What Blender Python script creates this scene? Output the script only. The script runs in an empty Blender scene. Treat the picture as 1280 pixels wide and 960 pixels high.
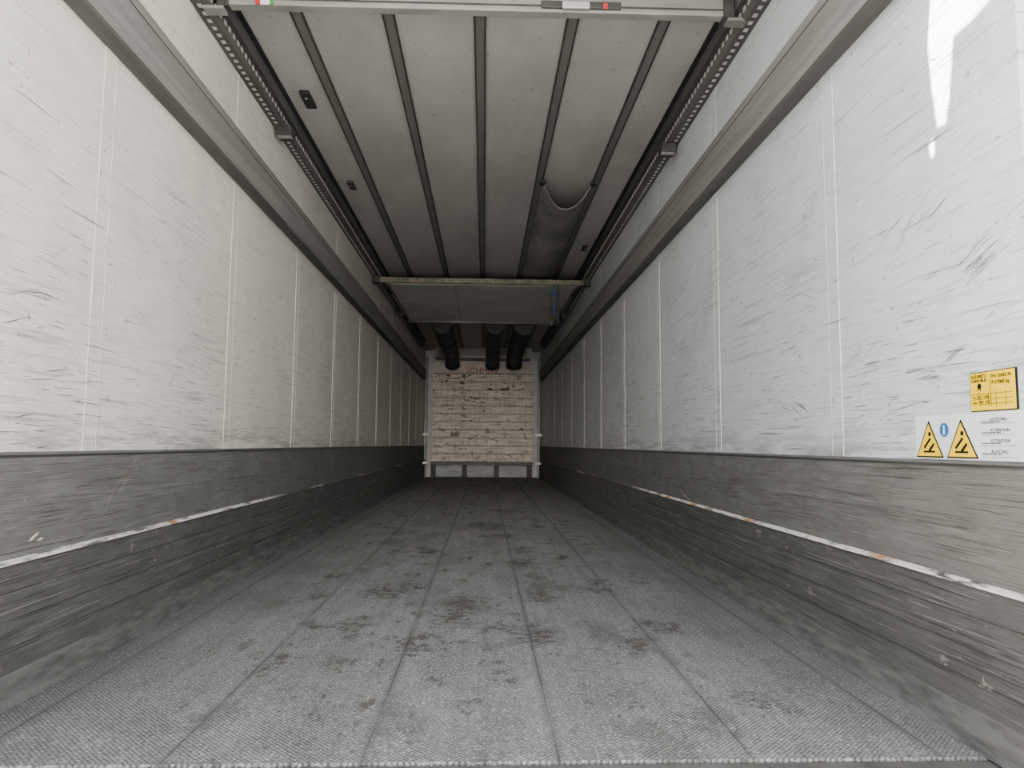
import bpy, bmesh, math, random
from mathutils import Vector, Matrix
random.seed(4)
S = bpy.context.scene
COL = S.collection

# ------------------------------------------------------------ materials
class M:
    def __init__(s, name, rough=0.6, metal=0.0, spec=0.4):
        s.m = bpy.data.materials.new(name); s.m.use_nodes = True
        s.t = s.m.node_tree; s.n = s.t.nodes; s.l = s.t.links
        s.b = s.n['Principled BSDF']
        s.b.inputs['Roughness'].default_value = rough
        s.b.inputs['Metallic'].default_value = metal
        s.b.inputs['Specular IOR Level'].default_value = spec
        s.co = s.n.new('ShaderNodeTexCoord').outputs['Object']
        s._sep = None
    def put(s, inp, v):
        if isinstance(v, (int, float)): inp.default_value = v
        elif isinstance(v, (tuple, list)): inp.default_value = tuple(v) if len(v) != 3 or len(inp.default_value) == 3 else (*v, 1)
        else: s.l.new(v, inp)
    def vec(s, sc, off=(0, 0, 0), src=None, rot=(0, 0, 0)):
        mp = s.n.new('ShaderNodeMapping'); mp.inputs['Scale'].default_value = sc
        mp.inputs['Location'].default_value = off; mp.inputs['Rotation'].default_value = rot
        s.l.new(src or s.co, mp.inputs['Vector']); return mp.outputs[0]
    def noise(s, sc=(1, 1, 1), scale=1, detail=4, rough=0.55, off=(0, 0, 0), dist=0, ang=0):
        src = s.vec((1, 1, 1), (0, 0, 0), None, (ang, 0, 0)) if ang else None
        nd = s.n.new('ShaderNodeTexNoise'); s.l.new(s.vec(sc, off, src), nd.inputs['Vector'])
        nd.inputs['Scale'].default_value = scale; nd.inputs['Detail'].default_value = detail
        nd.inputs['Roughness'].default_value = rough; nd.inputs['Distortion'].default_value = dist
        return nd.outputs['Fac']
    def voro(s, sc=(1, 1, 1), scale=1):
        nd = s.n.new('ShaderNodeTexVoronoi'); s.l.new(s.vec(sc), nd.inputs['Vector'])
        nd.inputs['Scale'].default_value = scale; return nd.outputs['Distance']
    def sep(s):
        if not s._sep:
            s._sep = s.n.new('ShaderNodeSeparateXYZ'); s.l.new(s.co, s._sep.inputs[0])
        return s._sep.outputs
    def math(s, op, a, b=0.0, clamp=False):
        nd = s.n.new('ShaderNodeMath'); nd.operation = op; nd.use_clamp = clamp
        s.put(nd.inputs[0], a); s.put(nd.inputs[1], b); return nd.outputs[0]
    def rng(s, v, a, b, c=0.0, d=1.0):
        nd = s.n.new('ShaderNodeMapRange'); nd.clamp = True
        s.put(nd.inputs[0], v)
        for i, x in enumerate((a, b, c, d)): nd.inputs[i + 1].default_value = x
        return nd.outputs[0]
    def mul(s, a, b): return s.math('MULTIPLY', a, b)
    def mix(s, f, a, b):
        nd = s.n.new('ShaderNodeMix'); nd.data_type = 'RGBA'
        s.put(nd.inputs[0], f); s.put(nd.inputs[6], a); s.put(nd.inputs[7], b)
        return nd.outputs[2]
    def color(s, c): s.put(s.b.inputs['Base Color'], c); return s
    def bump(s, h, strength=0.3, dist=0.01):
        nd = s.n.new('ShaderNodeBump'); nd.inputs['Strength'].default_value = strength
        nd.inputs['Distance'].default_value = dist
        s.l.new(h, nd.inputs['Height']); s.l.new(nd.outputs[0], s.b.inputs['Normal']); return s

def plain(name, col, rough=0.5, metal=0.0, var=0.25, sc=(8, 8, 8), spec=.4):
    m = M(name, rough, metal, spec)
    f = m.rng(m.noise(sc, 1, 4), .35, .7)
    m.color(m.mix(f, col, tuple(c * (1 - var) for c in col)))
    return m.m

def wall_mat(name, base, off, tint, k=1.0):
    m = M(name, 0.5, 0, .3)
    x, y, z = m.sep(); o = off[0]
    mott = m.rng(m.noise((1, .8, 1.2), 1.6, 5, .68, off), .36, .66)
    c = m.mix(m.mul(mott, .48), base, tint)
    g = m.rng(m.noise((1, 5, 130), 1, 3, .6, off), .46, .66)
    c = m.mix(m.mul(g, .32), c, (.38, .37, .355))
    low = m.rng(z, .7, 2.2, 1, .2)
    # rub marks
    a = m.rng(m.noise((1, 1.8, 60), 1, 4, .65, (o + 3, 4, 1)), .54, .63)
    am = m.rng(m.noise((1, .9, 1.7), 1, 2, .5, (o + 9, 2, 5)), .45, .62)
    c = m.mix(m.mul(m.mul(a, am), m.mul(low, .58 * k)), c, (.25, .245, .24))
    # smudges
    s = m.rng(m.noise((1, 1, 1.6), 2.6, 6, .72, (o + 5, 5, 5)), .54, .70)
    c = m.mix(m.mul(s, .28 * k), c, (.31, .31, .31))
    for ang, sc, th, st, oo in ((.0, (1, 6, 160), .645, .8, 1), (.32, (1, 14, 170), .675, .55 * k, 3)):
        b = m.rng(m.noise(sc, 1, 2, .5, (o + oo * 3.1, oo, 3 + oo), 0, ang), th, th + .03)
        bm = m.rng(m.noise((1, 1.7, 2.3), 1, 2, .5, (o + 2 + oo * 1.7, 7, 8 * oo)), .46, .57)
        c = m.mix(m.mul(m.mul(b, bm), m.mul(low, st)), c, (.13, .13, .13))
    sp = m.rng(m.noise((1, 30, 50), 1, 2, .5, (o, 8, 8)), .70, .73)
    c = m.mix(m.mul(sp, .6), c, (.16, .15, .14))
    dd = m.mul(m.rng(z, .66, .80, 1, 0), m.rng(m.noise((1, 3, 26), 1, 4, .65), .44, .60))
    c = m.mix(m.mul(dd, .6), c, (.18, .172, .16))
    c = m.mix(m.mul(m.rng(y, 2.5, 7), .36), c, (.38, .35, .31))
    m.color(c)
    m.bump(m.noise((1, 60, 60), 4, 2), .12, .004)
    return m.m

mat_wl = wall_mat('white_grp_left', (.775, .75, .69), (0, 0, 0), (.59, .565, .515))  # warm bounced sunlight tinted into the left wall colours
mat_wr = wall_mat('white_grp_right', (.64, .685, .74), (5, 3, 2), (.49, .525, .57), 1.3)  # bluish sky light tinted into the right wall colours

def kick_mat(name, base, off, dark):
    m = M(name, .85, 0, .15)
    o = off[0]
    y = m.sep()[1]
    n1 = m.rng(m.noise((1, 2.2, 7), 1.8, 6, .72, off), .38, .64)
    c = m.mix(n1, base, tuple(x * .76 for x in base))
    s0 = m.rng(m.noise((1, 8, 240), 1, 2, .5, (o + 8, 1, 1)), .50, .62)
    c = m.mix(m.mul(s0, .22), c, dark)
    for zf, yf, th, yo, am in ((200, 3.0, .61, 0, .6), (300, 5, .61, 5, .55)):
        s1 = m.mul(m.rng(m.noise((1, yf, zf), 1, 2, .5, (o + yo, 1, 1)), th, th + .03), m.rng(m.noise((1, 1.6, 9), 1, 3, .6, (o + yo, 6, 2)), .44, .56))
        c = m.mix(m.mul(s1, am), c, dark)
    s2 = m.rng(m.noise((1, 3, 240), 1, 2, .5, (o + 4, 2, 1)), .68, .70)
    c = m.mix(m.mul(s2, .45), c, (.30, .295, .285))
    s3 = m.mul(m.rng(m.noise((1, 12, 26), 1, 4, .7, (o + 1, 5, 1)), .62, .66), m.rng(m.noise((1, 1.3, 3), 1, 2, .5, (o + 1, 9, 1)), .52, .60))
    c = m.mix(m.mul(s3, .5), c, (.36, .31, .26))
    c = m.mix(m.rng(y, 4, 9, 0, .4), c, (.21, .20, .19))  # colour lightened with depth, standing in for light at the far end
    m.color(c)
    m.bump(m.noise((1, 12, 60), 1, 3, .6), .12, .003)
    return m.m
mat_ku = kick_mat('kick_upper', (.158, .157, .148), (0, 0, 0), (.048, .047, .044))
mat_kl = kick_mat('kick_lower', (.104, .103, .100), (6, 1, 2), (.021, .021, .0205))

def lip_mat(name, yend, o):
    m = M(name, .6)
    y = m.sep()[1]
    lim = m.math('MAXIMUM', m.rng(y, yend - .3, yend + .2, 1, 0), m.rng(m.noise((.1, 1, .1), 1, 2, .5, (o, 1, 1)), .56, .6, 0, .5))
    f = m.mul(m.rng(m.noise((1, 7, 60), 1, 4, .7, (o, 0, 0)), .38, .50), lim)
    og = m.mul(m.rng(m.noise((1, 6, 5), 1, 2, .5, (3 + o, 3, 3)), .60, .64), f)
    c = m.mix(f, (.09, .09, .088), (.72, .70, .66))
    m.color(m.mix(og, c, (.42, .22, .08)))
    return m.m
mat_lipl = lip_mat('scraped_lip_left', 4.4, 0)
mat_lipr = lip_mat('scraped_lip_right', 5.4, 4)

def floor_mat():
    m = M('antislip_floor', .8, 0, .25)
    x, y, z = m.sep()
    n = m.rng(m.noise((1.4, .6, 1), 2.6, 6, .7), .36, .66)
    c = m.mix(n, (.215, .215, .216), (.125, .124, .122))
    c = m.mix(m.rng(y, 3.5, 9, 0, .6), c, (.29, .28, .265))  # painted light: far floor made paler to lift the dim end
    st = m.rng(m.noise((30, .7, 1), 1, 4, .65, (2, 2, 0)), .46, .62)
    c = m.mix(m.mul(st, .35), c, (.09, .089, .088))
    P = .0135
    sx = m.math('SINE', m.mul(x, 2 * math.pi / P)); sy = m.math('SINE', m.mul(y, 2 * math.pi / P))
    pat = m.mul(sx, sy)
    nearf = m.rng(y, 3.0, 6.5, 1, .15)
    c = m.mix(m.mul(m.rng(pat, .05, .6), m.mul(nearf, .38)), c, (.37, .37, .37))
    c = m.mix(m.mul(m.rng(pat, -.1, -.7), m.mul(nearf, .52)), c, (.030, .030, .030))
    gr = m.rng(m.noise((1, 1, 1), 130, 2, .6), .585, .64)
    c = m.mix(m.mul(gr, .6), c, (.60, .60, .60))
    gd = m.rng(m.noise((1, 1, 1), 70, 3, .7, (5, 5, 5)), .55, .64)
    c = m.mix(m.mul(gd, .55), c, (.038, .037, .035))
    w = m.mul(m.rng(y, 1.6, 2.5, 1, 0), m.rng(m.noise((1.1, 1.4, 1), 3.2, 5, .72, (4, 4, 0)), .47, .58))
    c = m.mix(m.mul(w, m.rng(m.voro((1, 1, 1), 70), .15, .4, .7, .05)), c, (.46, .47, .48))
    for sc, th, off, am in ((7, .56, (1, 7, 0), .75), (16, .585, (3, 1, 0), .72), (3, .53, (8, 2, 0), .40)):
        b = m.mul(m.rng(m.noise((1.25, .7, 1), sc, 5, .72, off), th, th + .06), m.rng(m.noise((1, .7, 1), 1.7, 2, .5, (off[1], off[0], 0)), .43, .55))
        b = m.mul(b, m.rng(m.math('ABSOLUTE', x), 1.1, .75))
        c = m.mix(m.mul(b, am), c, (.046, .040, .031))
    wn = m.n.new('ShaderNodeTexNoise'); m.l.new(m.co, wn.inputs['Vector'])
    wn.inputs['Scale'].default_value = 12; wn.inputs['Detail'].default_value = 5; wn.inputs['Roughness'].default_value = .8
    wv = m.n.new('ShaderNodeVectorMath'); wv.operation = 'MULTIPLY_ADD'
    wv.inputs[1].default_value = (.46, .8, 0); m.l.new(wn.outputs['Color'], wv.inputs[0]); m.l.new(m.co, wv.inputs[2])
    acc = None
    for (px, py, r) in STAINS:
        sub = m.n.new('ShaderNodeVectorMath'); sub.operation = 'SUBTRACT'
        m.l.new(wv.outputs[0], sub.inputs[0]); sub.inputs[1].default_value = (px + .23, py + .40, 0)
        sc = m.n.new('ShaderNodeVectorMath'); sc.operation = 'MULTIPLY'; sc.inputs[1].default_value = (1, .6, 0)
        m.l.new(sub.outputs[0], sc.inputs[0])
        ln = m.n.new('ShaderNodeVectorMath'); ln.operation = 'LENGTH'; m.l.new(sc.outputs[0], ln.inputs[0])
        v = m.rng(ln.outputs['Value'], r * .3, r * .9, 1, 0)
        acc = v if acc is None else m.math('MAXIMUM', acc, v)
    acc = m.mul(acc, m.rng(m.noise((1, 1, 1), 24, 4, .72, (2, 9, 0)), .42, .54, .15, 1))
    c = m.mix(m.mul(acc, .82), c, (.036, .031, .024))
    pp = m.math('PINGPONG', m.math('ADD', x, 4.3 - .215), .215)
    seam = m.mul(m.rng(pp, .0015, .004, 1, 0), m.rng(m.noise((1, 3, 1), 1, 3, .6), .40, .55, .3, 1))
    halo = m.rng(pp, .010, .016, 1, 0)
    c = m.mix(m.mul(halo, .45), c, (.12, .12, .119))
    c = m.mix(m.mul(seam, .7), c, (.04, .04, .039))
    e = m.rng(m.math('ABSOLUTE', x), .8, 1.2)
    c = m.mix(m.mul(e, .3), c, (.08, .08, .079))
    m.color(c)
    m.bump(m.math('ADD', pat, m.mul(seam, -2.0)), .5, .002)
    return m.m
STAINS = [(.28, 4.15, .15), (.33, 3.75, .09), (.30, 3.25, .11), (-.42, 3.35, .15), (-.30, 3.5, .09), (-.02, 3.15, .12), (-.08, 2.9, .12), (-.45, 2.75, .10),
          (.58, 2.5, .10), (.70, 2.7, .07), (.24, 2.6, .13), (.12, 2.75, .07), (.2, 5.4, .12), (.62, 3.6, .07), (.3, 4.7, .1), (.1, 2.2, .07), (-.6, 2.3, .06), (.85, 3.6, .07), (.8, 1.95, .04), (-.7, 3.3, .08),
          (-.3, 4.6, .1), (.0, 6.2, .14), (.5, 6.0, .1), (-.2, 2.45, .06)]
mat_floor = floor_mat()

def ceil_mat():
    m = M('white_ceiling', .5, 0, .25)
    f = m.rng(m.noise((1, .5, 1), 2.5, 5, .68), .38, .68)
    c = m.mix(f, (.44, .437, .425), (.35, .345, .332))
    s = m.rng(m.noise((3, 40, 1), 1, 3, .6), .60, .66)
    c = m.mix(m.mul(s, .10), c, (.2, .2, .19))
    sp = m.rng(m.noise((1, 1, 1), 26, 2, .5), .70, .73)
    c = m.mix(m.mul(sp, .6), c, (.18, .17, .16))
    y = m.sep()[1]
    pp = m.math('PINGPONG', m.math('ADD', y, .1), .6)
    c = m.mix(m.mul(m.rng(pp, .002, .006, 1, 0), .22), c, (.2, .2, .2))
    m.color(c)
    return m.m
mat_ceil = ceil_mat()

def perf_mat():
    m = M('perforated_channel', .55, .2)
    x, y, z = m.sep()
    p = m.mul(m.math('SINE', m.mul(x, 2 * math.pi / .012)), m.math('SINE', m.mul(y, 2 * math.pi / .02)))
    m.color(m.mix(m.rng(p, .1, .5), (.21, .207, .195), (.06, .06, .055)))
    return m.m
mat_perf = perf_mat()

def board_mat():
    m = M('dirty_cream_board', .6)
    x, y, z = m.sep()
    c = m.mix(m.rng(m.noise((1.5, 1, 3), 2, 5, .65), .35, .7), (.90, .83, .74), (.66, .575, .49))
    r2 = m.rng(m.noise((3, 1, 50), 1, 4, .65, (6, 0, 3)), .50, .60)
    c = m.mix(m.mul(r2, .45), c, (.30, .22, .17))
    dr = m.rng(m.noise((40, 1, 3), 1, 3, .6, (1, 0, 3)), .56, .64)
    c = m.mix(m.mul(dr, .35), c, (.28, .19, .14))
    up = m.rng(z, .6, 2.1, .6, 1)
    for sc, th, off in (((5, 1, 8), .62, (2, 0, 5)), ((11, 1, 15), .63, (7, 0, 2)), ((2.6, 1, 4), .635, (4, 0, 9))):
        r = m.rng(m.noise(sc, 1, 4, .62, off, .3), th, th + .02)
        c = m.mix(m.mul(r, m.mul(up, .92)), c, (.085, .035, .026))
    m.color(c); return m.m
mat_board = board_mat()

mat_beam = plain('aluminium_beam', (.225, .222, .213), .65, 0, .3, (2, 1.2, 30), .25)
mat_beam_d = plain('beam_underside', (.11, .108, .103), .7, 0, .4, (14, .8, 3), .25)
mat_alu = plain('worn_aluminium', (.32, .317, .305), .5, .2, .35, (3, 6, 20))
mat_bar2 = plain('greenish_worn_bar', (.27, .25, .185), .55, .1, .5, (9, 9, 9))
mat_black = plain('black_rubber', (.02, .02, .022), .6)
mat_dark = plain('dark_steel', (.06, .06, .058), .6, .2, .4, (6, 3, 20))
mat_stud = plain('zinc', (.60, .60, .58), .4, .3)
mat_seaml = plain('seam_sealant', (.76, .73, .63), .5, 0, .25)
mat_duct = plain('grey_duct_fabric', (.24, .235, .22), .85, 0, .4, (5, 3, 5), .2)
mat_ductd = plain('dark_duct_fabric', (.07, .07, .068), .75, 0, .4, (5, 3, 5), .3)
mat_panel = plain('grey_bulkhead_skin', (.66, .645, .61), .5, 0, .3, (2, 3, 1))
mat_front = plain('front_wall_skin', (.74, .745, .74), .5, 0, .25, (1, 1, 4))
mat_header = plain('cream_header', (.74, .67, .58), .5, 0, .3, (4, 1, 6))
mat_blue = plain('blue_strap_web', (.015, .06, .20), .6)
mat_yel = plain('yellow_label', (.92, .62, .0), .5, 0, .03)
mat_white = plain('white_label', (.74, .78, .82), .5, 0, .06)
mat_ink = plain('black_ink', (.010, .010, .010), .5, 0, .1, (8, 8, 8), .1)
mat_scuff = plain('rubber_scuff', (.13, .13, .135), .7, 0, .5, (1, 60, 60))
mat_scuff2 = plain('grey_scuff', (.32, .32, .32), .7, 0, .4, (1, 60, 60))
mat_scr = plain('bright_scratch', (.28, .275, .26), .7, 0, .5, (1, 60, 60))
mat_bluel = plain('blue_sign', (.02, .16, .5), .4)
mat_red = plain('red_tape', (.6, .03, .03), .5)
mat_green = plain('green_tape', (.05, .3, .08), .5)
mat_concrete = plain('concrete_yard', (.50, .475, .43), .85, 0, .25, (.6, .6, .6))
mat_skin = plain('outer_white_skin', (.8, .785, .75), .4, 0, .1)
mat_redtext = plain('faded_red_print', (.45, .10, .07), .6)
mat_cove = plain('floor_edge_cove', (.13, .129, .126), .85, 0, .5, (3, 8, 60), .15)

# ------------------------------------------------------------ mesh tools
class B:
    """accumulates parts with material slots into one mesh"""
    def __init__(s): s.v = []; s.f = []; s.mi = []; s.mats = []; s.sm = []
    def mat(s, m):
        if m not in s.mats: s.mats.append(m)
        return s.mats.index(m)
    def add(s, verts, faces, m, smooth=False):
        o = len(s.v); s.v += [tuple(v) for v in verts]; k = s.mat(m)
        for f in faces: s.f.append([i + o for i in f]); s.mi.append(k); s.sm.append(smooth)
    def box(s, x0, x1, y0, y1, z0, z1, m, rot=None):
        vs = [Vector(p) for p in ((x0,y0,z0),(x1,y0,z0),(x1,y1,z0),(x0,y1,z0),(x0,y0,z1),(x1,y0,z1),(x1,y1,z1),(x0,y1,z1))]
        if rot:
            c = sum(vs, Vector()) / 8; vs = [rot @ (v - c) + c for v in vs]
        s.add(vs, [(0,3,2,1),(4,5,6,7),(0,1,5,4),(1,2,6,5),(2,3,7,6),(3,0,4,7)], m)
    def bbox(s, x0, x1, y0, y1, z0, z1, m, b=.005):
        bm = bmesh.new(); bmesh.ops.create_cube(bm, size=1)
        for v in bm.verts:
            v.co = Vector(((x0+x1)/2 + v.co.x*(x1-x0), (y0+y1)/2 + v.co.y*(y1-y0), (z0+z1)/2 + v.co.z*(z1-z0)))
        bmesh.ops.bevel(bm, geom=bm.edges[:], offset=b, segments=2, affect='EDGES', profile=.5)
        bm.verts.index_update()
        s.add([v.co[:] for v in bm.verts], [[v.index for v in f.verts] for f in bm.faces], m); bm.free()
    def prof(s, pts, y0, y1, m, mats=None):
        n = len(pts)
        vs = [(x, y0, z) for x, z in pts] + [(x, y1, z) for x, z in pts]
        for i in range(n):
            j = (i + 1) % n
            s.add([vs[i], vs[j], vs[n+j], vs[n+i]], [(0,1,2,3)], mats[i] if mats else m)
        s.add(vs[:n], [list(range(n))[::-1]], m); s.add(vs[n:], [list(range(n))], m)
    def tube(s, path, r, m, seg=16, caps=True, sq=(1, 1), rf=None):
        rings = []
        P = [Vector(p) for p in path]
        for i, p in enumerate(P):
            t = (P[min(i+1, len(P)-1)] - P[max(i-1, 0)]).normalized()
            a = Vector((0,0,1)) if abs(t.z) < .9 else Vector((0,1,0))
            u = t.cross(a).normalized(); w = u.cross(t).normalized()
            rr = r * (rf(i) if rf else 1)
            rings.append([p + u*math.cos(2*math.pi*k/seg)*rr*sq[0] + w*math.sin(2*math.pi*k/seg)*rr*sq[1] for k in range(seg)])
        vs = [v for rg in rings for v in rg]; fs = []
        for i in range(len(P)-1):
            for k in range(seg):
                fs.append((i*seg+k, i*seg+(k+1)%seg, (i+1)*seg+(k+1)%seg, (i+1)*seg+k))
        s.add(vs, fs, m, True)
        if caps:
            s.add(rings[0], [list(range(seg))], m); s.add(rings[-1], [list(range(seg))[::-1]], m)
    def scratch(s, sgn, inset, y, z, L, ang, t, m, bend=0.0):
        """thin tapered mark lying on a side wall"""
        n = 6; top = []; bot = []
        for i in range(n + 1):
            u = i / n - .5
            py = y + u*L*math.cos(ang); pz = z + u*L*math.sin(ang) + bend*L*(u*u - .25)
            w = t * (1 - (2*abs(u))**2.0) * random.uniform(.6, 1.1) + .0002
            top.append((sgn*(W - inset), py, pz + w/2)); bot.append((sgn*(W - inset), py, pz - w/2))
        s.add(top + bot, [(i, i+1, n+2+i, n+1+i) for i in range(n)], m)
    def obj(s, name, parent=None, fix=True, skew=None):
        vs = s.v
        if skew: vs = [(x, y, z + skew * x) for x, y, z in vs]
        me = bpy.data.meshes.new(name); me.from_pydata(vs, [], s.f)
        for m in s.mats: me.materials.append(m)
        for p, k, sm in zip(me.polygons, s.mi, s.sm): p.material_index = k; p.use_smooth = sm
        if fix:
            bm = bmesh.new(); bm.from_mesh(me); bmesh.ops.recalc_face_normals(bm, faces=bm.faces[:]); bm.to_mesh(me); bm.free()
        o = bpy.data.objects.new(name, me); COL.objects.link(o)
        if parent: o.parent = parent
        return o
def empty(name):
    e = bpy.data.objects.new(name, None); COL.objects.link(e); return e

# ------------------------------------------------------------ dimensions
W = 1.23; H = 2.68; Y0 = 1.46; Y1 = 14.92; YL = 1.54; YF = 1.595

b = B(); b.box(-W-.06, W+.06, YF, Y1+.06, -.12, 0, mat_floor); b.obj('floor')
b = B(); b.box(-W-.06, W+.06, 1.5, Y1+.06, H, H+.08, mat_ceil); b.obj('ceiling')
R_ = random.uniform
def marks(b, sgn):
    for i in range(230):
        y = 1.6 + (R_(0, 1)**1.5) * 8
        z = .68 + (R_(0, 1)**1.9) * 1.25
        mt = mat_scuff if R_(0, 1) < .4 else mat_scuff2
        if R_(0, 1) < .75: b.scratch(sgn, .0030, y, z, R_(.03, .30), R_(-.05, .05), R_(.0009, .0026), mt, R_(-.03, .03))
        else: b.scratch(sgn, .0030, y, z, R_(.02, .08), R_(-.9, .9), R_(.0008, .0022), mt, R_(-.2, .2))
    cl = {-1: [(3.65, .74, .35, .04, 22, .04), (3.7, .90, .3, .04, 9, .05), (2.0, .73, .25, .05, 14, .04), (2.6, 1.14, .12, .03, 5, -.25), (2.15, .87, .25, .05, 10, .06),
               (5.2, .78, .5, .06, 16, .03), (2.1, 1.28, .15, .1, 4, .5), (3.2, .95, .4, .1, 8, .05), (1.95, 1.05, .1, .12, 5, .3)],
          1: [(2.15, .99, .12, .05, 8, .45), (1.72, 1.10, .08, .08, 5, 1.3), (1.62, 1.15, .08, .04, 16, .35), (3.5, .93, .06, .05, 18, 1.2), (2.6, .83, .2, .03, 11, -.35),
              (2.0, 1.30, .3, .12, 8, .45), (1.95, .78, .15, .03, 8, .1), (1.8, .88, .12, .02, 8, .05), (4.6, .85, .6, .1, 18, .2), (2.5, 1.2, .4, .2, 8, -.3), (1.7, .93, .08, .02, 5, .4),
              (1.85, 1.32, .05, .05, 5, .8), (3.0, 1.5, .4, .2, 6, .4), (1.75, 1.62, .1, .05, 4, .9)]}[sgn]
    for cy, cz, sy, sz, n, a in cl:
        for i in range(n):
            b.scratch(sgn, .0031, cy + random.gauss(0, sy*.5), max(.668, cz + random.gauss(0, sz*.5)), R_(.02, .15), (a + R_(-.15, .15)) * (-sgn), R_(.0009, .003), mat_scuff if R_(0, 1) < .55 else mat_scuff2, R_(-.12, .12))
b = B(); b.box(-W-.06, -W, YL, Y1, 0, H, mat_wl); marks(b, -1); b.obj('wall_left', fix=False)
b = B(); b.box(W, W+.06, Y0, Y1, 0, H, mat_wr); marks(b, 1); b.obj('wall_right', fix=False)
b = B(); b.box(-W-.06, W+.06, Y1, Y1+.06, 0, H, mat_front); b.obj('wall_front')

# rear sill
b = B(); b.bbox(-W-.06, W+.06, Y0-.08, YF-.004, -.14, -.004, mat_beam_d, .008)
for i in range(12):
    x = -1.1 + i*.2
    b.tube([(x, Y0+.04, -.006), (x, Y0+.04, .0)], .008, mat_dark, 10)
b.obj('rear_sill')

# wall seams
for sgn, nm, mt in ((-1, 'left', mat_wl), (1, 'right', mat_wr)):
    b = B()
    for k in range(11):
        y = 2.32 + 1.2 * k
        if y > 14.6: break
        xs = sorted((sgn*W, sgn*(W-.0012)))
        for z0, z1 in ((.66, 2.0), (2.21, 2.56)):
            b.box(xs[0], xs[1], y-.035, y+.035, z0, z1, mt)
            xt = sorted((sgn*W, sgn*(W-.002)))
            for e in (-.036, .036):
                b.box(xt[0], xt[1], y+e-.0017, y+e+.0017, z0, z1, mat_seaml)
    b.obj('trim_' + nm)

# kick plates (profiled)
for sgn, nm, lip in ((-1, 'left', mat_lipl), (1, 'right', mat_lipr)):
    ys = YL if sgn < 0 else Y0 + .002
    b = B()
    pts = [(0,.658),(.006,.655),(.010,.645),(.010,.52),(.0115,.517),(.0115,.508),(.010,.505),(.010,.372),
           (.016,.3695),(.024,.366),(.026,.3605),(.020,.352),
           (.020,.29),(.015,.285),(.015,.275),(.020,.27),(.020,.215),(.015,.21),(.015,.20),(.020,.195),
           (.020,.14),(.015,.135),(.015,.125),(.020,.12),(.024,.075),(.050,.012),(.060,.0005),(0,.0005)]
    mats = []
    for i, (d, z) in enumerate(pts):
        if z > .372: mats.append(mat_ku)
        elif z > .365: mats.append(lip)
        elif z > .075: mats.append(mat_kl)
        else: mats.append(mat_cove)
    mats[7] = lip
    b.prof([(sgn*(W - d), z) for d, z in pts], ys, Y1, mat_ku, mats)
    c = sorted((sgn*(W-.010), sgn*(W-.0125)))
    b.box(c[0], c[1], ys, Y1, .643, .650, mat_dark)
    for i in range(200):
        y = 1.6 + (R_(0, 1)**1.6)*8
        mt = mat_dark if R_(0, 1) < .65 else mat_scr
        if R_(0, 1) < .5: b.scratch(sgn, .0122, y, R_(.385, .635), R_(.05, .5), R_(-.03, .03), R_(.0006, .0018), mt, R_(-.03, .03))
        else: b.scratch(sgn, .0208, y, random.choice((R_(.30, .345), R_(.225, .265), R_(.15, .19))), R_(.05, .6), R_(-.015, .015), R_(.0006, .002), mat_black if mt is mat_dark else mt)
    spots = ((2.45, .50, .16, .9, .006, mat_scr), (2.52, .53, .12, .7, .005, mat_scr), (2.05, .42, .05, .4, .010, mat_header), (2.08, .41, .03, .1, .007, mat_header), (3.6, .56, .02, .0, .006, mat_bluel), (2.0, .53, .02, 1.4, .003, mat_header), (2.0, .56, .02, 1.4, .003, mat_header)) if sgn < 0 else \
            ((3.2, .47, .04, .2, .005, mat_bluel), (2.4, .58, .05, .3, .004, mat_scr), (4.1, .40, .08, .2, .006, mat_header))
    for (yy, zz, L, an, t, mt) in spots:
        b.scratch(sgn, .0123, yy, zz, L, an, t, mt)
    o = b.obj('baseboard_' + nm, fix=False)

# long box beams on side walls (decking track)
for sgn in (-1, 1):
    b = B()
    ys = YL if sgn < 0 else Y0
    p = [(0,2.0),(.062,2.0),(.070,2.006),(.070,2.045),(.068,2.048),(.068,2.16),(.070,2.163),(.070,2.20),(.06,2.21),(0,2.21)]
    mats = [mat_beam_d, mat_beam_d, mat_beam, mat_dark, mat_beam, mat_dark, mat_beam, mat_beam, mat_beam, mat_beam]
    b.prof([(sgn*(W-d), z) for d, z in p], ys, 14.3, mat_beam, mats)
    b.obj('side_beam')

# ceiling-corner perforated rails
for sgn in (-1, 1):
    b = B()
    ys = YL+.05
    p = [(0,2.56),(.06,2.56),(.075,2.575),(.075,2.60),(.10,2.605),(.10,2.679),(0,2.679)]
    b.prof([(sgn*(W-d), z) for d, z in p], ys, 13.6, mat_dark,
           [mat_beam_d, mat_beam_d, mat_beam_d, mat_dark, mat_beam_d, mat_black, mat_dark])
    y = ys + .05
    while y < 11:
        x = sgn*(W-.03)
        b.box(x-.009, x+.009, y, y+.024, 2.5575, 2.5605, mat_stud)
        b.box(*(sorted((sgn*(W-.075), sgn*(W-.079)))), y, y+.024, 2.577, 2.597, mat_stud)
        y += .055
    xs = sorted((sgn*(W-.10), sgn*(W-.125)))
    b.box(xs[0], xs[1], ys, 13.6, 2.672, 2.6795, mat_black)
    b.obj('ceiling_rail')

# ceiling channels
for x in (-.85, -.425, 0, .435, .865):
    b = B()
    b.box(x-.021, x+.021, 1.56, 14.8, H-.010, H-.0005, mat_perf)
    for e in (-.025, .025):
        b.box(x+e-.004, x+e+.004, 1.56, 14.8, H-.014, H-.0005, mat_dark)
    b.obj('ceiling_channel')

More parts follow.
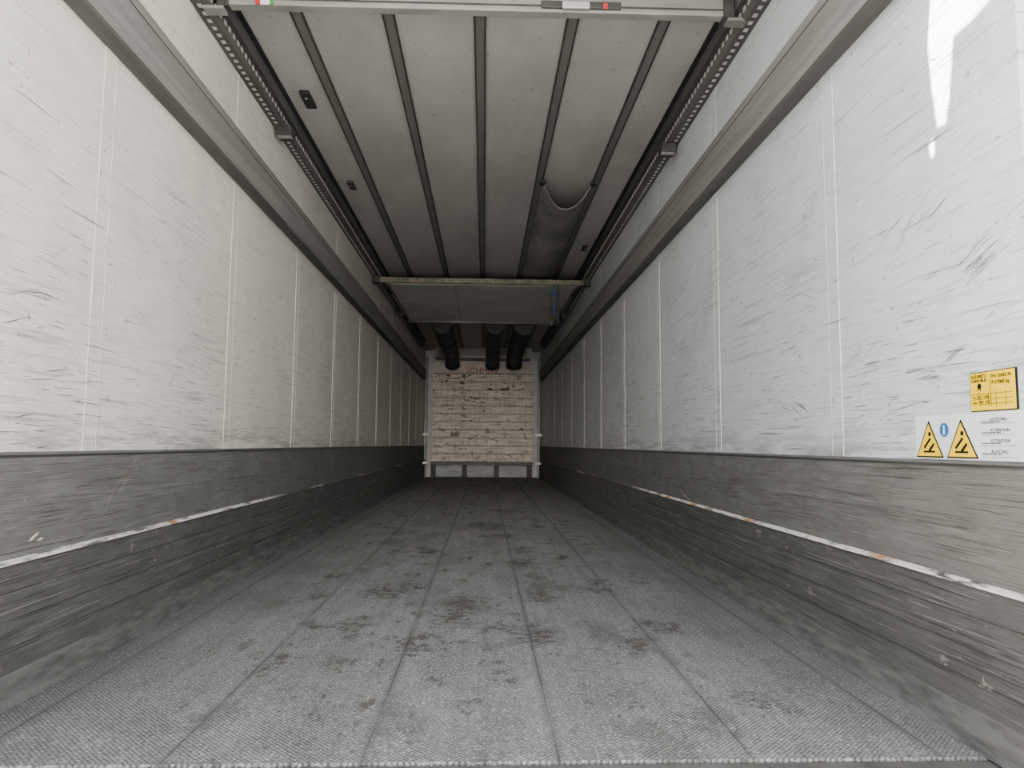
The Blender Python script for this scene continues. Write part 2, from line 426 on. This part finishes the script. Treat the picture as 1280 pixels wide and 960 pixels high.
def fitting(name, x, y, mat, l=.09, w=.035):
    b = B(); b.bbox(x-w/2, x+w/2, y-l/2, y+l/2, H-.022, H-.0005, mat, .008)
    b.tube([(x, y-l*.2, H-.026), (x, y-l*.2, H-.02)], .008, mat_stud, 10)
    b.obj(name)
fitting('roof_hook', -1.0, 3.95, mat_black, .19, .06)  # black hook under the ceiling, gives no light
fitting('roof_vent_clip', -1.0, 5.3, mat_dark, .16, .05)
fitting('roof_vent_clip', .98, 2.98, mat_dark, .10, .05)
fitting('roof_vent_clip', 1.03, 6.9, mat_dark, .16, .05)

# rail brackets
for sgn, y in ((-1, 4.1), (1, 4.2), (-1, 9.8), (1, 9.8)):
    b = B()
    xs = sorted((sgn*(W-.02), sgn*(W-.115)))
    b.bbox(xs[0], xs[1], y-.05, y+.05, 2.50, 2.5595, mat_dark, .01)
    xm = sgn*(W-.07)
    b.tube([(xm-.04, y-.02, 2.515), (xm+.04, y-.02, 2.515)], .026, mat_beam, 14)
    b.obj('rail_bracket')

# rear cross bar
b = B()
y = 2.93; z0 = 2.572; z1 = 2.662; d = .05; L = 1.125
b.bbox(-L, L, y-d/2, y+d/2, z0, z1, mat_alu, .006)
b.box(-L+.02, L-.02, y-d/2-.002, y-d/2+.001, z0+.022, z0+.030, mat_dark)
for s in (-1, 1):
    xs = sorted((s*(L-.03), s*(L+.06)))
    b.bbox(xs[0], xs[1], y-d/2-.004, y+d/2+.004, z0-.022, z0-.006, mat_beam, .004)
    b.bbox(*sorted((s*(L-.05), s*(L-.0))), y-d/2-.008, y+d/2+.008, z0-.01, z1, mat_dark, .005)
b.bbox(.27, .62, y-d/2-.012, y-d/2+.002, z0+.012, z0+.045, mat_dark, .004)
b.bbox(.36, .48, y-d/2-.026, y-d/2-.008, z0+.004, z0+.035, mat_stud, .004)
b.box(.54, .56, y-d/2-.015, y-d/2-.011, z0+.01, z0+.035, mat_red)
b.box(-.96, -.94, y-d/2-.005, y-d/2+.001, z0, z0+.03, mat_red)
b.box(-.94, -.90, y-d/2-.005, y-d/2+.001, z0, z0+.03, mat_white)
b.box(-.90, -.885, y-d/2-.005, y-d/2+.001, z0, z0+.03, mat_green)
b.obj('crossbar', skew=.008)
# second bar: full-width
b = B()
b.bbox(-W+.003, W-.003, 7.74, 7.80, 2.485, 2.545, mat_bar2, .012)
for i in range(24):
    x = -1.12 + i*.0975
    b.tube([(x, 7.737, 2.515), (x, 7.741, 2.515)], .009, mat_dark, 8)
for s in (-1, 1):
    xs = sorted((s*(W-.09), s*(W-.004)))
    b.bbox(xs[0], xs[1], 7.725, 7.815, 2.475, 2.557, mat_dark, .008)
b.obj('crossbar')

# stowed bulkhead under roof
b = B()
b.bbox(-1.10, 1.10, 8.0, 10.5, 2.52, 2.585, mat_panel, .01)
b.box(-1.10, 1.10, 10.44, 10.505, 2.515, 2.59, mat_stud)
b.box(-1.10, -1.07, 8.0, 10.5, 2.515, 2.521, mat_bar2); b.box(1.07, 1.10, 8.0, 10.5, 2.515, 2.521, mat_bar2)
b.box(-.32, -.315, 8.02, 10.44, 2.5185, 2.521, mat_dark)
for s in (-1, 1):
    xs = sorted((s*1.09, s*1.15))
    for y in (8.4, 10.2):
        b.bbox(xs[0], xs[1], y-.06, y+.06, 2.50, 2.57, mat_black, .01)
b.obj('stowed_bulkhead')

# strap with ratchet hanging from the crossbar
b = B()
b.box(.80, .82, 7.808, 7.813, 2.16, 2.545, mat_blue)
b.box(.85, .87, 7.808, 7.813, 2.06, 2.545, mat_black)
b.box(.775, .787, 7.808, 7.812, 2.02, 2.40, mat_black)
b.bbox(.785, .835, 7.803, 7.84, 2.29, 2.36, mat_dark, .008)
b.tube([(.765, 7.82, 2.40), (.875, 7.82, 2.40)], .010, mat_blue, 10)
b.obj('ratchet_strap')

# fabric air duct in mid roof: sagging sheet
b = B()
nx, ny = 24, 40
vs = []; fs = []
for j in range(ny+1):
    t = j/ny; y = 5.1 + t*2.6
    for i in range(nx+1):
        u = -1 + 2*i/nx
        sag = (.115 + .02*math.cos(t*9) + .03*math.exp(-t*12)) * (1-abs(u)**2.4)
        yy = y + (.16*(1-u*u))*(1-min(1, t*4))
        vs.append((.65 + u*.19, yy, H - .014 - sag + .004*math.sin(y*21+u*3)))
for j in range(ny):
    for i in range(nx):
        a = j*(nx+1)+i; fs.append((a, a+1, a+nx+2, a+nx+1))
b.add(vs, fs, mat_duct, True)
rim = [vs[i] for i in range(nx+1)]
b.tube(rim, .006, mat_duct, 8)
for sx in (.46, .84):
    b.bbox(sx-.02, sx+.02, 5.06, 5.14, H-.045, H-.019, mat_black, .006)
b.obj('air_duct', fix=False)

# three round ducts to the cooling unit
for x, r in ((-.62, .14), (.19, .135), (.63, .15)):
    b = B()
    path = [(x, 10.6 + i*.1, 2.50 - .012*math.sin(i*.8)) for i in range(33)] + [(x, 13.95, 2.46), (x, 14.1, 2.40), (x, 14.2, 2.33)]
    b.tube(path, r, mat_ductd, 24, True, rf=lambda i: 1+.035*math.sin(i*1.57))
    b.tube([(x, 14.19, 2.35), (x, 14.24, 2.28)], r*1.08, mat_black, 24)
    b.obj('air_duct')

# front panel (air return board)
b = B()
n = 11; z0 = .33; hh = (2.155-z0)/n
for i in range(n):
    b.bbox(-1.04, 1.04, 14.58, 14.62, z0+i*hh+.004, z0+(i+1)*hh-.004, mat_board, .009)
b.box(-1.03, 1.03, 14.60, 14.64, z0, 2.155, mat_dark)
for x in (-1.055, 1.055):
    b.bbox(x-.018, x+.018, 14.57, 14.66, .05, 2.16, mat_header, .005)
b.bbox(-1.04, 1.04, 14.60, 14.66, 2.157, 2.40, mat_header, .006)
b.box(-1.04, 1.04, 14.594, 14.602, 2.15, 2.165, mat_dark)
b.bbox(-1.06, 1.06, 14.54, 14.64, .26, .325, mat_beam, .008)
b.box(-1.02, 1.02, 14.66, 14.68, .03, .26, mat_alu)
for x in (-1.0, -.36, .30, .98):
    b.bbox(x-.05, x+.05, 14.53, 14.60, .02, .27, mat_beam_d, .006)
    b.box(x-.07, x+.07, 14.50, 14.62, .0005, .02, mat_beam_d)
panel_o = b.obj('front_air_return_panel')
def text(body, size, mat, loc, rot, parent, name, ext=.0004, sx=1.0, align='LEFT'):
    c = bpy.data.curves.new(name, 'FONT'); c.body = body; c.size = size; c.extrude = ext; c.align_x = align
    c.resolution_u = 3
    o = bpy.data.objects.new(name, c); COL.objects.link(o); c.materials.append(mat)
    o.matrix_world = Matrix.Translation(loc) @ rot.to_4x4() @ Matrix.Diagonal((sx, 1, 1, 1))
    o.parent = parent; return o
Rf = Matrix(((1,0,0),(0,0,-1),(0,1,0)))
text('SCHMITZ', .17, mat_redtext, (0, 14.597, 2.17), Rf, panel_o, 'panel_lettering', .001, 1.0, 'CENTER')

for s in (-1, 1):
    b = B()
    xs = sorted((s*(W-.003), s*1.085))
    b.bbox(xs[0], xs[1], 14.5, 14.54, .86, .92, mat_stud, .006)
    b.bbox(xs[0], xs[1], 14.5, 14.54, .28, .33, mat_stud, .006)
    xm = s*1.16
    b.bbox(xm-.02, xm+.02, 14.55, 14.60, .003, 2.5, mat_alu, .006)
    b.obj('corner_guard_rail')
b = B(); b.bbox(-1.0, 1.0, 14.3, 14.9, 2.47, 2.675, mat_front, .02)
for i in range(9):
    b.box(-.9, .9, 14.293, 14.302, 2.50+i*.018, 2.508+i*.018, mat_dark)
b.obj('cooling_unit_cover')

# ------------------------------------------------------------ labels on right wall
Rr = Matrix(((0,0,-1),(-1,0,0),(0,1,0)))
def flat(b, pts, lay, m):
    x = W - .0042 - lay*.0006
    n = len(pts); b.add([(x, y, z) for y, z in pts], [list(range(n))], m)
def disc(b, y, z, r, lay, m): flat(b, [(y+r*math.cos(a*math.pi/14), z+r*math.sin(a*math.pi/14)) for a in range(28)], lay, m)
def rct(b, ya, yb, za, zb, lay, m): flat(b, [(ya,za),(yb,za),(yb,zb),(ya,zb)], lay, m)
b = B()
b.box(W-.004, W, 1.490, 1.887, .660, .774, mat_white)
def tri(y0, y1, z0, z1, lay, m): flat(b, [(y0,z0),(y1,z0),((y0+y1)/2,z1)], lay, m)
for (ya, yb) in ((1.884, 1.770), (1.759, 1.642)):
    c = (ya+yb)/2; h = .098
    tri(ya, yb, .663, .663+h, 1, mat_ink)
    tri(ya-.007, yb+.007, .667, .663+h-.009, 2, mat_yel)
    rct(b, c+.024, c-.024, .676, .681, 3, mat_ink)
    flat(b, [(c+.024,.690),(c-.004,.716),(c-.009,.711),(c+.019,.685)], 3, mat_ink)
    flat(b, [(c+.004,.682),(c-.018,.702),(c-.023,.697),(c-.006,.680)], 3, mat_ink)
    disc(b, c-.004, .725, .006, 3, mat_ink)
disc(b, 1.765, .735, .018, 1, mat_bluel)
disc(b, 1.765, .743, .004, 2, mat_white)
rct(b, 1.769, 1.761, .723, .738, 2, mat_white)
for i in range(4):
    z = .672 + i*.026
    rct(b, 1.63, 1.522, z-.004, z-.0032, 1, mat_ink)
lab = b.obj('warning_label', fix=False)
for i, wd in enumerate(('ACHTUNG', 'ATTENTION', 'ATTENTION', 'ACHTUNG')):
    z = .677 + i*.025
    text(wd, .011, mat_ink, (W-.0046, 1.60, z), Rr, lab, 'print_%d' % i, .0002)
    text('eeeeeeee eeeeeeee eeeee', .006, mat_ink, (W-.0046, 1.63, z-.0035), Rr, lab, 'small_print_%d' % i, .0002)
b = B()
b.box(W-.004, W, 1.512, 1.662, .776, .870, mat_ink)
rct(b, 1.660, 1.514, .778, .868, 0.5, mat_yel)
for z in (.792, .804, .816): rct(b, 1.655, 1.521, z, z+.001, 2, mat_ink)
for y in (1.628, 1.60, 1.575, 1.545): rct(b, y, y-.0012, .785, .822, 2, mat_ink)
rct(b, 1.592, 1.5905, .785, .862, 2, mat_ink)
disc(b, 1.628, .836, .0065, 2, mat_ink); rct(b, 1.634, 1.631, .824, .834, 2, mat_ink); rct(b, 1.626, 1.623, .824, .834, 2, mat_ink)
pl = b.obj('certificate_label', fix=False)
text('SCHMITZ', .0125, mat_ink, (W-.0052, 1.655, .855), Rr, pl, 'print_a', .0004)
text('CARGOBULL', .0095, mat_ink, (W-.0052, 1.655, .846), Rr, pl, 'print_b', .0004)
text('EN 12642-XL', .0115, mat_ink, (W-.0052, 1.587, .853), Rr, pl, 'print_c', .0004)
text('P 27000 kg', .0125, mat_ink, (W-.0052, 1.587, .838), Rr, pl, 'print_d', .0004)
text('max. 7800  4500', .0085, mat_ink, (W-.0052, 1.652, .795), Rr, pl, 'print_e', .0002)
text('Nr. 2017 / 0385', .0085, mat_ink, (W-.0052, 1.652, .807), Rr, pl, 'print_f', .0002)

# ------------------------------------------------------------ outside: unseen doors + yard
def door(name, x, outline, holes, sgn):
    e = empty(name)
    c = bpy.data.curves.new('panel', 'CURVE'); c.dimensions = '2D'; c.fill_mode = 'BOTH'; c.extrude = .022
    for pts in [outline] + holes:
        sp = c.splines.new('POLY'); sp.points.add(len(pts)-1)
        for p, (yy, zz) in zip(sp.points, pts): p.co = (yy, zz, 0, 1)
        sp.use_cyclic_u = True
    o = bpy.data.objects.new('panel', c); COL.objects.link(o); c.materials.append(mat_skin)
    o.matrix_world = Matrix.Translation((x, 0, 0)) @ Matrix(((0,0,1),(1,0,0),(0,1,0))).to_4x4()
    o.parent = e
    b = B()
    for yy in (.55, .95):
        xx = x - sgn*.05
        b.tube([(xx, yy, -.1), (xx, yy, 2.55)], .016, mat_stud, 12)
        b.bbox(xx-.02, xx+.02, yy-.04, yy+.04, .9, 1.0, mat_stud, .005)
    b.obj('lock_rods', e)
    return e
DY, DZ = -.254, .813
patch = [(1.70,1.92),(1.748,1.889),(1.768,1.766),(1.76,1.65),(1.744,1.53),(1.712,1.525),(1.69,1.60),(1.68,1.66),(1.668,1.735),(1.60,1.735),(1.54,1.745),(1.45,1.80),(1.40,1.92)]
notch = [(y+DY, z+DZ) for y, z in patch]
outl = [(.30, -.12), (1.56, -.12), (1.56, 2.70)] + [(1.45+.055, 2.70)] + notch[1:-1] + [(1.16, 2.70), (.30, 2.70)]
hole = [(y+DY, z+DZ) for y, z in ((1.785,1.508),(1.758,1.52),(1.757,1.463),(1.775,1.458))]
door('unseen_rear_door', -1.318, outl, [hole], -1)  # added out of view; notch and hole cut to shape the sun patch
door('unseen_rear_door', 1.32, [(.30,-.12),(1.45,-.12),(1.45,2.70),(.30,2.70)], [], 1)
b = B(); b.box(-60, 60, -60, 60, -1.3, -1.2, mat_concrete); b.obj('ground')

# ------------------------------------------------------------ light: hazy bright sky with an added rear glow + sun
w = bpy.data.worlds.new('sky'); S.world = w; w.use_nodes = True
nt = w.node_tree; bg = nt.nodes['Background']; N = nt.nodes.new; Lk = nt.links.new
sk = N('ShaderNodeTexSky'); sk.sky_type = 'NISHITA'; sk.sun_disc = False
sk.sun_elevation = math.radians(35); sk.sun_rotation = math.radians(-95); sk.dust_density = 3.0
hs = N('ShaderNodeHueSaturation'); hs.inputs['Saturation'].default_value = .6; Lk(sk.outputs[0], hs.inputs['Color'])
tint = N('ShaderNodeMix'); tint.data_type = 'RGBA'; tint.blend_type = 'MULTIPLY'; tint.inputs[0].default_value = 1
Lk(hs.outputs[0], tint.inputs[6]); tint.inputs[7].default_value = (1.0, .98, .945, 1)
tc = N('ShaderNodeTexCoord')
dot = N('ShaderNodeVectorMath'); dot.operation = 'DOT_PRODUCT'; Lk(tc.outputs['Generated'], dot.inputs[0])
dot.inputs[1].default_value = Vector((-.03, -1, .06)).normalized()
mr = N('ShaderNodeMapRange'); mr.interpolation_type = 'SMOOTHERSTEP'; Lk(dot.outputs['Value'], mr.inputs[0])
mr.inputs[1].default_value = .88; mr.inputs[2].default_value = 1.0; mr.inputs[3].default_value = 0; mr.inputs[4].default_value = 24  # glow added behind the opening to brighten the deep interior
cl = N('ShaderNodeMix'); cl.data_type = 'RGBA'; cl.blend_type = 'ADD'; cl.clamp_result = False; cl.inputs[0].default_value = 1
sc = N('ShaderNodeVectorMath'); sc.operation = 'SCALE'; sc.inputs[0].default_value = (1, .955, .89); Lk(mr.outputs[0], sc.inputs['Scale'])
Lk(tint.outputs[2], cl.inputs[6]); Lk(sc.outputs[0], cl.inputs[7])
Lk(cl.outputs[2], bg.inputs[0]); bg.inputs[1].default_value = .86
sd = bpy.data.lights.new('sun', 'SUN'); sd.energy = 60; sd.angle = math.radians(.35); sd.color = (1, .965, .91)
so = bpy.data.objects.new('sun', sd); COL.objects.link(so)
d = Vector((2.54, .254, -.813)).normalized()
so.rotation_euler = d.to_track_quat('-Z', 'Y').to_euler(); so.location = (-8, 0, 6)

# ------------------------------------------------------------ camera
cd = bpy.data.cameras.new('camera'); cam = bpy.data.objects.new('camera', cd); COL.objects.link(cam)
cd.sensor_width = 36; cd.lens = 877/1280*36; cd.clip_start = .02
th = math.radians(4.95); ph = math.radians(2.22); r = math.radians(.45)
f = Vector((math.sin(ph)*math.cos(th), math.cos(ph)*math.cos(th), math.sin(th)))
r0 = Vector((math.cos(ph), -math.sin(ph), 0)); u0 = r0.cross(f)
R = r0*math.cos(r) + u0*math.sin(r); U = -r0*math.sin(r) + u0*math.cos(r)
mw = Matrix((R, U, -f)).transposed().to_4x4(); mw.translation = (.0425, 0, .688)
cam.matrix_world = mw; S.camera = cam
